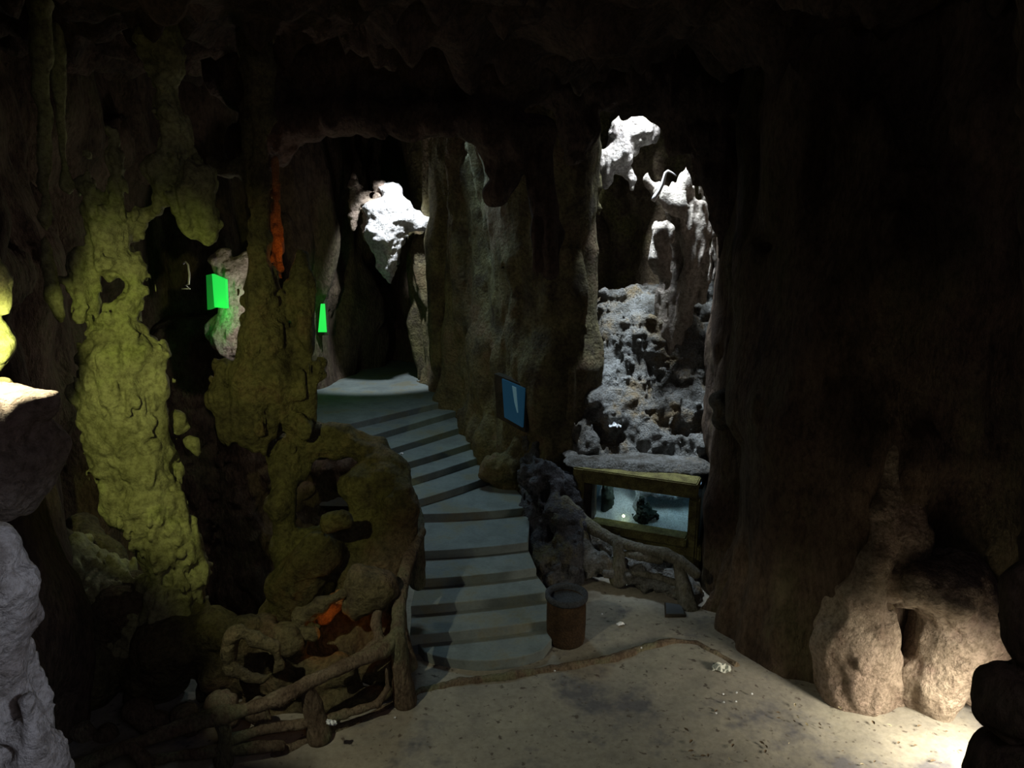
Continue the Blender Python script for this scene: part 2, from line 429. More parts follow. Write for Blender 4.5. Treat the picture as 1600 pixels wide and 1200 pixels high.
o = rock('rock', [ch(7.5, (300, 690, 11), (308, 706, 8))], M_LIT, cell=.02, k=.03, noise=((.1, .03), (.05, .015)), seed=26)
tag(o, 'small crumbly rock just below the round lime one', 'rock')

# pale niche rock with the green display
nich = [ch(11, (352, 398, 12), (345, 420, 12)), ch(11, (385, 405, 12), (385, 450, 30), (385, 500, 34), (365, 530, 30), (350, 520, 20), (375, 570, 12)), ch(11.1, (330, 520, 12), (345, 500, 14)), ch(11, (345, 410, 15), (372, 430, 26), (372, 480, 26), (350, 525, 24)),
        ch(11.2, (365, 420, 10), (368, 460, 12), (372, 500, 20))]
o = rock('niche_rock', nich, M_PALE, cell=.03, k=.06, noise=((.3, .04), (.12, .03), (.06, .015)), seed=27)
tag(o, 'pale pinkish rock lit white around the green display window', 'rock formation')

# the low rock wall beside the stairs
mound = [ch(8.6, (445, 700, 24), (490, 690, 22), (540, 690, 22), (585, 705, 20)),
         ch(8.0, (585, 705, 20, .6), (608, 745, 26, .3), (622, 790, 28), (612, 840, 32), (600, 890, 34, -.3), (600, 960, 34, -.6), (600, 1030, 40, -.9)),
         ch(8.0, (612, 840, 32), (560, 850, 36), (500, 865, 40), (450, 860, 28), (440, 790, 20), (445, 730, 20, .3), (445, 700, 24, .5)),
         ch(7.6, (500, 865, 40), (460, 910, 34), (440, 960, 30), (480, 1010, 34), (545, 1000, 40), (600, 1000, 40, -.1)),
         ch(8.2, (560, 760, 26), (575, 800, 22), (590, 760, 20)),
         ch(7.4, (515, 820, 14), (540, 815, 12)), ch(7.7, (560, 905, 30), (530, 990, 30))]
o = rock('rock_mound', mound, M_MOSS, cell=.032, k=.16, noise=((.6, .06), (.3, .04), (.15, .03), (.08, .015)), stretch=1.1, seed=28)
tag(o, 'mossy brown rock mound with a dark hole, beside the upper steps', 'rock formation')
o = rock('boulder', [ch(7.0, (565, 912, 26), (590, 920, 28), (560, 945, 22)), ], M_MOSS, cell=.025, k=.08, noise=((.4, .04), (.15, .03), (.06, .012)), seed=29)
tag(o, 'smooth rounded olive boulder above the orange glow', 'boulder')
o = rock('boulder', [ch(6.95, (470, 965, 16), (500, 945, 12), (540, 925, 8)), ch(6.9, (465, 985, 12), (490, 990, 10))], M_MOSS, cell=.025, k=.05, noise=((.3, .03), (.1, .02)), seed=30)
tag(o, 'flat-topped rock overhanging the orange glow', 'boulder')
rnd = random.Random(9)
# rocks of the dry pool behind the branch railing
pool = []
for cx, cy, r in ((330, 985, 34), (370, 1000, 26), (405, 985, 24), (395, 1040, 26), (345, 1045, 28), (260, 1010, 46), (190, 960, 60), (150, 1040, 50), (230, 1080, 34), (430, 1030, 22),
                  (440, 1075, 24), (380, 1090, 20), (110, 1100, 40), (160, 880, 36), (130, 830, 26), (235, 940, 40), (340, 1085, 22), (300, 960, 26), (490, 1060, 28), (530, 1050, 26), (455, 1000, 20)):
    dy = max(0, (1000-cy)*.008); cy = min(cy, 1062)
    pool.append([(cx, cy, 6.85+dy, r), (cx+rnd.uniform(-14, 14), cy+r, 6.95+dy*.6, r*.9)])
pool += [ch(6.75, (300, 1125, 26), (420, 1112, 22), (520, 1102, 20), (600, 1085, 14)), ch(6.3, (395, 1000, 10), (430, 1010, 9), (440, 1040, 9), (410, 1065, 10)), ch(6.3, (365, 990, 12), (360, 1040, 10), (395, 1060, 9))]
o = rock('rock_mass', pool, M_MOSS, cell=.032, k=.12, noise=((.6, .05), (.3, .03), (.15, .03), (.08, .012)), stretch=1.0, seed=31, dent=.0)
tag(o, 'dim knobbly rock mass of the dry pool below the lime column', 'rock formation')
# small stones along the railing
stones = [(290, 1118, 20), (130, 1140, 14), (215, 1110, 24), (345, 1105, 22), (250, 1125, 14), (165, 1150, 16), (400, 1110, 18)]
for i, (sx, sy, r) in enumerate(stones):
    o = rock('stone', [ch(6.25, (sx, sy, r), (sx+r*.5, sy+r*.7, r*.8))], M_BARK, cell=.022, k=.05, noise=((.25, .03), (.1, .02)), seed=40+i)
    tag(o, ['rounded brown stone at the foot of the dim rock mass, below its small dark hollow', 'small brown stone farthest out along the branch railing, by the bluish white outcrop',
            'largest brown stone heaped behind the branch railing', 'brown stone touching the thick bend of the handrail', 'small brown stone wedged between the largest stone and the rounded one',
            'flattish brown stone directly behind the handrail near its outer end', 'brown stone behind the handrail between its thick bend and the torn scrap'][i], 'stone', 'stones heaped behind the branch railing')

# rock skirt between the stairs and the tank alcove
sk = [ch(11.2, (835, 700, 20), (840, 760, 22, -.3), (835, 800, 20, -.8), (842, 850, 24, -1.3), (862, 900, 20, -1.9)),
      ch(9.9, (865, 795, 22), (890, 830, 24, -.2), (885, 880, 28, -.5), (880, 920, 14, -.8)), ch(10.3, (840, 745, 30), (880, 760, 26), (900, 790, 20))]
o = rock('rock_skirt', sk, M_SKIRT, cell=.03, k=.08, noise=FN, stretch=1.2, seed=50, dent=.05)
tag(o, 'bluish grey crumbly rock spur between the steps and the tank', 'rock formation')
o = rock('boulder', [ch(11.2, (775, 735, 24), (800, 730, 24), (760, 742, 14)), ch(11.3, (790, 775, 24), (825, 700, 26))], M_MOSS, cell=.03, k=.1, noise=((.4, .04), (.15, .03), (.07, .015)), seed=51)
tag(o, 'mossy boulder bulging over the right ends of the middle steps', 'boulder')
# rubble slope above the tank
sl = [ch(12.3, (1000, 520, 60), (960, 600, 50, -.4), (1010, 660, 50, -.8)), ch(12.2, (1060, 560, 50), (1060, 640, 50, -.7))]
for i in range(60):
    t = rnd.random(); px = 905+rnd.random()*190; py = 470+t*235
    if px < 960-(py-450)*.1 and py < 600: px += 50
    Y = 12.7-(py-460)/235*1.9
    r = rnd.uniform(14, 26)
    sl.append([(px, py, Y, r), (px+rnd.uniform(-12, 12), py+rnd.uniform(-6, 30), Y+.4, r*1.1)])
sl += [ch(10.9, (905, 715, 20), (990, 715, 20), (1080, 730, 22)), ch(11.5, (900, 700, 40), (1080, 700, 40)), ch(12.1, (930, 640, 60), (1080, 640, 60)), ch(12.6, (960, 560, 56), (1080, 560, 56)), ch(13.1, (985, 500, 40), (1080, 480, 55))]
o = rock('rubble_slope', sl, M_GREY, cell=.033, k=.22, noise=((.5, .10), (.3, .06), (.17, .05), (.09, .035)), stretch=1.0, seed=52, dent=.05)
tag(o, 'grey rubble slope lit by the chimney, rising above the tank', 'rock formation')
o = rock('rock_shelf', [[(905, 745, 10.45, 34), (990, 745, 10.35, 36), (1085, 750, 10.2, 36)], [(900, 740, 10.9, 40), (1090, 745, 10.8, 40)]], M_GREY, cell=.03, k=.1, noise=((.5, .05), (.2, .02), (.1, .012)), ztop=1.50, seed=66, zbot=1.36)
tag(o, 'flat grey rock shelf lying directly over the tank window', 'rock formation')
# ribbed column beside it
rib = [ch(11.6, (1072, 262, 4), (1068, 300, 16), (1072, 350, 18), (1085, 400, 18), (1078, 450, 18), (1070, 500, 14)),
       ch(11.5, (1030, 300, 10), (1060, 320, 18)), ch(11.4, (1035, 360, 14), (1032, 410, 16), (1040, 430, 10)), ch(11.5, (1100, 320, 6), (1102, 420, 8), (1098, 470, 8)),
       ch(11.7, (1010, 280, 5), (1030, 300, 10)), ch(11.9, (1060, 300, 12), (1050, 460, 22), (1040, 560, 26)),
       ch(11.3, (1138, 400, 8), (1140, 450, 12), (1135, 520, 10), (1132, 600, 12)), ch(11.3, (1180, 450, 10), (1176, 480, 12)), ch(11.9, (1072, 262, 6), (1080, 60, 20), (1140, 430, 20), (1150, 620, 30))]
o = rock('ribbed_rock', rib, M_PALE, cell=.028, k=.04, noise=((.3, .04), (.12, .05), (.07, .03)), stretch=3.0, seed=53, dent=.08)
tag(o, 'ribbed buff rock curtain lit by daylight beneath the chimney', 'rock formation')
# chimney rock at the bright mouth
cm = [ch(12.6, (972, 205, 20), (1005, 203, 25), (985, 212, 24), (968, 245, 22), (950, 262, 14), (948, 292, 4)), ch(12.6, (975, 265, 14), (988, 280, 6), (990, 302, 2)),
      ch(12.5, (942, 240, 6), (936, 262, 4)), ch(12.9, (1005, 200, 20), (1010, 120, 40))]
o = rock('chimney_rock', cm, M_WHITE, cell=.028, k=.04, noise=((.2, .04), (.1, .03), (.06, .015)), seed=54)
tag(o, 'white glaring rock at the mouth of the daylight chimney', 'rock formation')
# rock under the far skylight
fs = [ch(15, (612, 302, 16), (622, 335, 24), (604, 362, 30), (603, 400, 17), (606, 438, 4)), ch(15, (590, 330, 20), (585, 365, 14)), ch(15, (655, 330, 6), (655, 350, 10), (670, 345, 4), (671, 390, 2)), ch(15, (630, 350, 14), (655, 350, 9)),
      ch(15.6, (600, 330, 30), (610, 400, 16))]
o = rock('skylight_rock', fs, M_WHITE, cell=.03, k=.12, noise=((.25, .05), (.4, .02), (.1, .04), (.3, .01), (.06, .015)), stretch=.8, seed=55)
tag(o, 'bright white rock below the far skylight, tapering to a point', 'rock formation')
o = rock('skylight_rock', [ch(15.0, (553, 272, 4), (556, 305, 11), (553, 335, 8), (552, 360, 3)), ch(15.05, (592, 288, 7), (588, 330, 12)), ch(15.1, (568, 305, 6), (580, 340, 13), (575, 365, 9))], M_BUL, cell=.03, k=.05, noise=((.25, .05), (.12, .04), (.06, .015)), stretch=.8, seed=65)
tag(o, 'warm buff rock prongs beside the bright white skylight rock', 'rock formation')
# buff bulges at the foot of the right wall
bu = [ch(7.0, (1380, 790, 26), (1400, 830, 26), (1375, 870, 26), (1345, 930, 34), (1335, 1000, 44), (1330, 1060, 50)),
      ch(7.1, (1375, 700, 36), (1385, 790, 30)), ch(6.95, (1330, 1075, 34), (1400, 1082, 30), (1480, 1095, 26))]
o = rock('rock_buttress', bu, M_BUL, cell=.03, k=.22, noise=((.7, .09), (.5, .08), (.24, .05), (.12, .025), (.08, .014)), stretch=2.0, seed=56)
tag(o, 'buff rock buttress with a fluted foot rising from the dusty floor', 'rock formation')
bu = [ch(7.2, (1500, 860, 50), (1480, 920, 60)), ch(6.9, (1440, 900, 50), (1480, 920, 62), (1500, 980, 66), (1450, 1050, 50), (1520, 1040, 50)), ch(6.8, (1540, 960, 28), (1560, 1000, 20), (1530, 1040, 34))]
o = rock('rock_buttress', bu, M_BUL, cell=.03, k=.22, noise=((.7, .09), (.5, .08), (.24, .05), (.12, .025), (.08, .014)), stretch=1.6, seed=57)
tag(o, 'pale rounded rock bulge catching the entrance daylight by the dark outcrop', 'rock formation')
# dark outcrop near the viewer on the right
o = rock('rock_outcrop', [ch(3.0, (1640, 930, 66), (1640, 1000, 66)), ch(3.0, (1592, 1098, 66), (1650, 1100, 80)), ch(3.0, (1585, 1200, 62), (1590, 1270, 80), (1640, 1500, 120)), ch(3.2, (1690, 940, 80), (1720, 500, 100), (1720, -100, 110))],
         M_DARK, cell=.02, k=.03, noise=((.3, .02), (.1, .015), (.05, .008)), stretch=1, seed=58)
tag(o, 'black near outcrop silhouetted against the bright entrance floor', 'rock formation')
# near left rocks
o = rock('rock_outcrop', [ch(2.6, (-10, 850, 24), (0, 905, 40), (0, 975, 44), (5, 1040, 40), (0, 1110, 55), (20, 1170, 55), (30, 1260, 65)), ch(2.5, (40, 1090, 16), (55, 1160, 26), (62, 1215, 30)), ch(2.9, (-60, 800, 40), (-60, 1300, 90)), ch(2.8, (44, 1060, 14), (42, 1100, 22))],
         M_PALE, cell=.014, k=.03, noise=((.3, .03), (.14, .03), (.06, .012), (.03, .010)), stretch=1.3, seed=59)
tag(o, 'bluish white near outcrop at the lower edge, rough and folded', 'rock formation')
o = rock('rock_ledge', [ch(3.75, (-40, 690, 110), (-20, 720, 100)), ch(3.75, (20, 640, 40), (60, 630, 28)), ch(3.8, (0, 700, 70), (50, 700, 52)), ch(3.8, (-120, 700, 150), (-260, 500, 120), (-330, 200, 140))],
         M_BUL, cell=.02, k=.05, noise=((.4, .03), (.12, .02), (.05, .01)), ztop=4.09, seed=60)
tag(o, 'projecting rock ledge whose cream top is brightly lit', 'rock formation')
o = rock('stalactite', [ch(4.5, (-25, 380, 16), (-12, 430, 24), (-2, 470, 14), (8, 490, 3)), ch(4.5, (-20, 420, 20), (-25, 500, 20), (-8, 540, 26), (-10, 570, 14)), ch(4.6, (-30, 400, 20), (-60, 100, 40), (-60, -200, 60))],
         M_LIT, cell=.02, k=.04, noise=((.15, .03), (.06, .012)), seed=61)
tag(o, 'bright yellow-lit dripstone cut by the frame above the cream ledge', 'stalactite')
# ceiling arch over the stairs
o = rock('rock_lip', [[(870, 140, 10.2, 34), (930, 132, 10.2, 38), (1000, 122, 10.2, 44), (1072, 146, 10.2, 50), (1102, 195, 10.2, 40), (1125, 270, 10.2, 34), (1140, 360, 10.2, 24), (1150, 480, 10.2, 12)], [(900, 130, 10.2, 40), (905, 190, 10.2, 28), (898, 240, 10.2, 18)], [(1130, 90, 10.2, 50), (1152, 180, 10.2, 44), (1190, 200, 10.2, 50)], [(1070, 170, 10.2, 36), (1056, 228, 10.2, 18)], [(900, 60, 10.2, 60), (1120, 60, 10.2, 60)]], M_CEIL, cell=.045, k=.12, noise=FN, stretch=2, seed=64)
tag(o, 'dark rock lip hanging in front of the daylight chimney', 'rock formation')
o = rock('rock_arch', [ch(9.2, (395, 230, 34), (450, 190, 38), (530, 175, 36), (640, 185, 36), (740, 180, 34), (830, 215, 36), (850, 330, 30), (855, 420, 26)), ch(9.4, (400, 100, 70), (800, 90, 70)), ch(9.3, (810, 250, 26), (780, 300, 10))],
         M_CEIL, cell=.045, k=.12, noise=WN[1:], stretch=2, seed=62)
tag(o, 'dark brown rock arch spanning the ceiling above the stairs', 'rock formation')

# dark rock backing added for the black shade behind the columns, under the landing
o = rock('dark_backing', [ch(12.6, (300, 560, 70), (300, 720, 70), (300, 900, 70)), ch(12.6, (400, 640, 60), (400, 720, 60), (400, 900, 70)), ch(12.9, (480, 690, 36), (480, 900, 70)), ch(10.8, (560, 730, 40), (520, 730, 36), (460, 760, 40))],
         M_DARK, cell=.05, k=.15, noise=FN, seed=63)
tag(o, 'dark rock backing added for the black shade of the hollow under the landing', 'rock formation')

# ------------------------------------------------------------------ moulded branch railings
BN = ((.3, .018), (.14, .006), (.07, .006))
rail = bpy.data.objects.new('branch_railing', None); COL.objects.link(rail)
q = G(622, 1095); rail.location = (q.x, q.y, 0)
tag(rail, 'brown moulded branch railing curving from the dusty floor up beside the steps', 'railing')
Pt = lambda L: [tuple(a) for a in L]
rock('handrail', [[(60, 1235, 5.2, 11), (120, 1200, 5.35, 11), (200, 1165, 5.5, 10), (300, 1130, 5.75, 11), (350, 1118, 5.85, 13), (400, 1104, 5.95, 11), (440, 1090, 6.05, 11), (480, 1068, 6.15, 10), (540, 1040, 6.35, 9), (600, 1014, 6.6, 12), (622, 990, 6.7, 11),
                   (624, 930, 7.1, 10), (640, 870, 7.6, 9), (657, 832, 8.0, 8), (650, 790, 8.5, 7), (634, 760, 8.9, 7)]], M_BARK, cell=.016, k=.03, noise=BN, seed=70, parent=rail)
for i, c in enumerate(([(622, 1000, 6.68, 14), (626, 1040, 6.7, 13), (632, 1095, 6.72, 18)], [(478, 1072, 6.15, 10), (488, 1105, 6.2, 14), (500, 1150, 6.2, 20)], [(345, 1120, 5.85, 12), (352, 1145, 5.85, 9), (350, 1190, 5.85, 16)],
                       [(205, 1165, 5.5, 9), (222, 1185, 5.5, 9), (232, 1220, 5.5, 14)], [(623, 930, 7.1, 10), (630, 990, 7.2, 8), (640, 1040, 7.2, 12)], [(655, 835, 8.0, 8), (655, 880, 8.1, 8), (652, 910, 8.1, 12)])):
    rock('post', [c], M_BARK, cell=.016, k=.03, noise=BN, seed=71+i, parent=rail)
for i, c in enumerate(([(604, 1045, 6.6, 4), (606, 1075, 6.6, 5), (590, 1100, 6.5, 6), (540, 1116, 6.35, 7), (490, 1130, 6.2, 9)], [(350, 1160, 5.85, 9), (410, 1140, 6.0, 9), (475, 1130, 6.15, 9)], [(225, 1190, 5.5, 8), (290, 1180, 5.7, 8), (350, 1172, 5.85, 9), (440, 1165, 6.0, 8)])):
    rock('lower_rail', [c], M_BARK, cell=.016, k=.03, noise=BN, seed=80+i, parent=rail)
rock('side_branch', [[(612, 925, 7.0, 9), (590, 942, 6.95, 10), (588, 975, 6.85, 8), (594, 1000, 6.75, 7), (560, 1028, 6.6, 7), (525, 1052, 6.5, 7)]], M_BARK, cell=.016, k=.03, noise=BN, seed=84, parent=rail)

rail2 = bpy.data.objects.new('branch_railing', None); COL.objects.link(rail2)
q = P(980, 900, 9.2); rail2.location = (q.x, q.y, 0)
tag(rail2, 'low greyish moulded branch railing sagging in front of the tank', 'railing')
rock('handrail', [[(882, 782, 9.9, 8), (905, 808, 9.8, 9), (930, 828, 9.6, 10), (960, 845, 9.4, 9), (1000, 856, 9.2, 8), (1040, 866, 9.0, 9), (1062, 876, 8.9, 7), (1088, 896, 8.8, 8)]], M_BARKG, cell=.02, k=.03, noise=BN, seed=86, parent=rail2)
for i, c in enumerate(([(965, 850, 9.3, 8), (968, 885, 9.2, 10), (965, 905, 9.2, 14)], [(1060, 880, 8.9, 9), (1068, 915, 8.8, 12), (1075, 950, 8.7, 16)], [(905, 815, 9.7, 9), (910, 850, 9.6, 12), (905, 885, 9.5, 16)])):
    rock('post', [c], M_BARKG, cell=.02, k=.03, noise=BN, seed=87+i, parent=rail2)
rock('lower_rail', [[(975, 866, 9.25, 4), (1000, 868, 9.15, 8), (1030, 875, 9.05, 6)], [(990, 895, 9.1, 5), (1030, 902, 9.0, 5), (1065, 915, 8.85, 7)]], M_BARKG, cell=.02, k=.03, noise=BN, seed=91, parent=rail2)
o = rock('planter_wall', [[(892, 865, 9.5, 18), (940, 880, 9.35, 18), (1000, 900, 9.2, 16), (1075, 930, 8.95, 18)], [(900, 835, 9.9, 20), (980, 880, 9.7, 20), (1070, 900, 9.4, 18)]], M_GREY, cell=.025, k=.06, noise=FN, seed=92)
tag(o, 'low mossy rubble planter wall under the sagging railing', 'wall')
kb = [G(*p) for p in ((430, 1180), (500, 1150), (560, 1128), (620, 1100), (660, 1080), (720, 1066), (800, 1056), (860, 1046), (900, 1040), (960, 1028), (1010, 1012), (1050, 1003), (1085, 1006), (1115, 1022), (1150, 1040))]
o = rock('root_kerb', [[(p.x, p.y, 0.0, .045) for p in kb]], M_BARK, cell=.018, k=.03, noise=((.4, .012), (.12, .012)), seed=93, world=True)
tag(o, 'low root-shaped kerb winding across the dusty floor past the bottom step', 'kerb')

# ------------------------------------------------------------------ small mesh helpers
import bmesh
def bm_obj(name, bm, mat, parent=None, loc=(0, 0, 0), smooth=False, rot=None):
    bmesh.ops.recalc_face_normals(bm, faces=bm.faces)
    me = bpy.data.meshes.new(name); bm.to_mesh(me); bm.free()
    if smooth:
        me.polygons.foreach_set('use_smooth', [True]*len(me.polygons))
    o = put(name, me, mat, parent); o.location = loc
    if rot: o.rotation_euler = rot
    return o
def bbox(bm, x0, x1, y0, y1, z0, z1, bev=0):
    g = bmesh.ops.create_cube(bm, size=1)
    for v in g['verts']:
        v.co = Vector((x0+(v.co.x+.5)*(x1-x0), y0+(v.co.y+.5)*(y1-y0), z0+(v.co.z+.5)*(z1-z0)))
    if bev: bmesh.ops.bevel(bm, geom=list({e for v in g['verts'] for e in v.link_edges}), offset=bev, segments=2, affect='EDGES')
def lathe(prof, n=40):
    bm = bmesh.new(); rings = []
    for r, z in prof:
        rings.append([bm.verts.new((r*math.cos(2*math.pi*i/n), r*math.sin(2*math.pi*i/n), z)) for i in range(n)])
    for a, b in zip(rings[:-1], rings[1:]):
        for i in range(n): bm.faces.new((a[i], a[(i+1) % n], b[(i+1) % n], b[i]))
    bm.faces.new(rings[0][::-1]); bm.faces.new(rings[-1])
    return bm

# litter bin
M_DKIN = plain('bin_inside_shade', (.02, .022, .03), .8)  # near-black colour stands for the shade inside the bin
q = G(884, 1000); bn = bpy.data.objects.new('litter_bin', None); COL.objects.link(bn); bn.location = (q.x, q.y, 0)
tag(bn, 'round brown litter bin with a grey rim beside the bottom steps', 'litter bin')
R = .235
bm_obj('body', lathe([(R*.92, 0), (R*.97, .06), (R, .25), (R*1.0, .45), (R*.96, .56), (R*.85, .56), (R*.82, .40), (.01, .40)]), M_BIN, bn, smooth=True)
bm_obj('rim', lathe([(R*1.0, .55), (R*1.08, .57), (R*1.08, .62), (R*.98, .635), (R*.86, .62), (R*.84, .50), (R*.5, .46), (.01, .45)]), M_RIM, bn, smooth=True)
bm_obj('inner_bin', lathe([(R*.2, .452), (R*.83, .50), (R*.80, .515), (R*.3, .47), (R*.2, .46)]), M_DKIN, bn, smooth=True)

# ------------------------------------------------------------------ aquarium in the alcove wall
A = P(926, 782, 10.15); B = P(1076, 800, 9.6)
e = Vector((B.x-A.x, B.y-A.y, 0)); TL = e.length; ang = math.atan2(e.y, e.x)
tank = bpy.data.objects.new('aquarium', None); COL.objects.link(tank); tank.location = (A.x, A.y, 0); tank.rotation_euler = (0, 0, ang)
tag(tank, 'wide lit aquarium window set low in the rock, sandy bottom and stones behind the glass', 'aquarium')
M_SUR = rock_mat('mossy_surround', (.30, .28, .10), (.14, .12, .05), scale=3, bump=.7, bdist=.03)
M_WOOD = rock_mat('dark_wood_post', (.07, .055, .04), (.035, .03, .02), scale=3, bump=.3, bdist=.02)
M_BACK = plain('tank_back_panel', (.20, .32, .40), .8)
M_SAND = rock_mat('tank_sand', (.62, .68, .66), (.48, .54, .54), scale=3, bump=.3, bdist=.01)
M_GLASS = plain('tank_glass', (.9, .97, 1), .02, trans=1.0)
z0, z1 = .62, 1.17
bm = bmesh.new(); bbox(bm, -.16, TL+.1, -.05, .3, z1, z1+.22, .015); bbox(bm, -.30, -.13, -.05, .5, 0, z1+.22, .02); bbox(bm, -.3, TL+.2, .0, .5, 0, z0-.16, .02)
bm_obj('surround', bm, M_SUR, tank)
bm = bmesh.new(); bbox(bm, -.13, -.01, -.03, .25, z0-.2, z1, .01); bm_obj('side_post', bm, M_WOOD, tank)
bm = bmesh.new(); bbox(bm, TL, TL+.14, -.05, .4, 0, z1, .03); bm_obj('side_pillar', bm, M_SUR, tank)
bm = bmesh.new(); bbox(bm, -.01, TL, -.12, .16, z0-.16, z0-.03, .02); bm_obj('sill', bm, M_SUR, tank)
bm = bmesh.new(); bbox(bm, 0, TL, .12, .13, z0-.03, z1); bm_obj('glass', bm, M_GLASS, tank)
bm = bmesh.new(); bbox(bm, -.1, TL+.1, .95, 1.0, z0-.1, z1+.1); bbox(bm, -.15, -.1, .13, 1.0, z0-.1, z1+.1); bbox(bm, TL+.1, TL+.15, .13, 1.0, z0-.1, z1+.1); bbox(bm, -.15, TL+.15, .13, 1, z1+.05, z1+.1)
bm_obj('back_panel', bm, M_BACK, tank)
bm = bmesh.new(); N_ = 24
gr = [[bm.verts.new((-.09+(TL+.18)*i/N_, .14+.8*j/10, z0-.06+.34*(j/10)**1.1+.02*math.sin(i*1.3+j))) for j in range(11)] for i in range(N_+1)]
for i in range(N_):
    for j in range(10): bm.faces.new((gr[i][j], gr[i+1][j], gr[i+1][j+1], gr[i][j+1]))
bm_obj('sand_bed', bm, M_SAND, tank, smooth=True)
M_TROCK = rock_mat('tank_stone', (.42, .46, .46), (.16, .18, .18), scale=4, bump=.8, bdist=.03)
M_TDARK = rock_mat('dark_tank_shape', (.05, .07, .05), (.02, .03, .025), scale=5, bump=.6, bdist=.02)  # near-black, for the dark stone and the plant reflection
def tk(x, y, z): 
    c, s_ = math.cos(ang), math.sin(ang); return (A.x+c*x-s_*y, A.y+s_*x+c*y, z)
TN = ((.15, .02), (.06, .015))
o = rock('tank_stone', [[(*tk(.10, .4, z0), .09), (*tk(.12, .42, z0+.2), .10), (*tk(.09, .42, z1-.06), .08)]], M_TDARK, cell=.014, k=.03, noise=TN, seed=95, world=True)
tag(o, 'dark upright stone at the end of the aquarium by the wooden post', 'stone')
o = rock('tank_stone', [[(*tk(.34, .55, z1-.12), .05), (*tk(.6, .5, z1-.19), .07), (*tk(.9, .5, z1-.20), .08), (*tk(1.3, .55, z1-.13), .09)], [(*tk(.62, .5, z1-.2), .08), (*tk(.6, .5, z0+.1), .12)]], M_TROCK, cell=.014, k=.04, noise=TN, seed=96, world=True)
tag(o, 'pale arching stone in the middle of the aquarium', 'stone')
o = rock('plant_reflection', [[(*tk(.66, .3, z0-.02), .10), (*tk(.70, .3, z0+.12), .10), (*tk(.66, .32, z0+.24), .05)], [(*tk(.72, .3, z0), .09), (*tk(.86, .3, z0+.08), .05)]], M_TDARK, cell=.012, k=.02, noise=((.06, .04), (.03, .02)), seed=97, world=True)  # solid dark shape standing in for a plant reflected in the glass
tag(o, 'dark bushy shape behind the aquarium glass, standing for a reflected plant', 'reflection')
light('tank_lamp', 'AREA', tk(.35, .35, z1+.03), tk(.35, .6, z0), 2.2, (.75, .95, 1.0), .5, .15)
light('tank_glow', 'POINT', tk(.42, .2, z0+.03), None, .14, (.95, 1.0, .45), .02)
light('tank_lamp', 'AREA', tk(1.15, .35, z1+.03), tk(1.15, .6, z0), 1.2, (.55, .85, 1.0), .4, .15)

# blue window beside the stairs
M_BLUE = plain('blue_lit_glass', (.015, .05, .09), .2, emit=(.03, .14, .26), es=.13)
M_BLUE2 = plain('pale_blue_strip', (.2, .35, .4), .3, emit=(.12, .25, .32), es=.22)
def quad_panel(name, corners, Y4, thick, mat, parent, base, inset=0.0):
    pts = [P(px, py, Y) for (px, py), Y in zip(corners, Y4)]
    c = sum(pts, Vector())/4
    if inset: pts = [c+(p-c)*(1-inset) for p in pts]
    n = (pts[1]-pts[0]).cross(pts[3]-pts[0]).normalized()
    if n.y < 0: n = -n
    bm = bmesh.new(); a = [bm.verts.new(p-base) for p in pts]; b = [bm.verts.new(p-base+n*thick) for p in pts]
    bm.faces.new(a); bm.faces.new(b[::-1])
    for i in range(4): bm.faces.new((a[i], a[(i+1) % 4], b[(i+1) % 4], b[i]))
    return bm_obj(name, bm, mat, parent)
Bq = [(772, 584), (824, 604), (820, 676), (776, 652)]; BY = [11.55, 11.05, 11.05, 11.55]
base = P(796, 655, 11.3)
bw_ = bpy.data.objects.new('window_1', None); COL.objects.link(bw_); bw_.location = base; tag(bw_, kind='structure')
quad_panel('window_frame', Bq, BY, .12, M_WOOD, bw_, base)
Bq2 = [(784, 592), (819, 607), (816, 668), (788, 652)]
quad_panel('pane', Bq2, [11.37, 11.04, 11.04, 11.37], .03, M_BLUE, bw_, base)
quad_panel('pane', [(800, 603), (806, 606), (809, 645), (806, 645)], [11.17, 11.10, 11.10, 11.17], .01, M_BLUE2, bw_, base)

# green lit display windows
M_GREEN = plain('green_lit_glass', (.02, .3, .05), .3, emit=(.02, .75, .08), es=.9)
M_GREEND = plain('green_frame', (.03, .25, .06), .5, emit=(.01, .30, .03), es=.45)
base = P(342, 482, 10.7)
g = bpy.data.objects.new('display_window', None); COL.objects.link(g); g.location = base
tag(g, 'glowing green display window framed by the pale niche rock', 'display window')
quad_panel('pane', [(331, 428), (352, 437), (354, 482), (335, 480)], [10.75, 10.6, 10.6, 10.75], .04, M_GREEN, g, base)
quad_panel('frame', [(322, 430), (331, 428), (335, 480), (324, 484)], [10.9, 10.75, 10.75, 10.9], .05, M_GREEND, g, base)
light('green_display_lamp', 'POINT', P(336, 492, 10.5), None, 3.0, (.05, 1.0, .12), .05)
base = P(504, 520, 15.0)
g = bpy.data.objects.new('display_window', None); COL.objects.link(g); g.location = base
tag(g, 'small narrow glowing green display window at the end of the landing', 'display window')
quad_panel('pane', [(501, 475), (507, 475), (510, 519), (497, 519)], [15]*4, .04, M_GREEN, g, base)
quad_panel('frame', [(495, 468), (511, 468), (513, 524), (494, 524)], [15.08]*4, .05, M_WOOD, g, base)
light('green_landing_lamp', 'POINT', P(512, 500, 14.6), None, 3.0, (.05, 1.0, .15), .05)

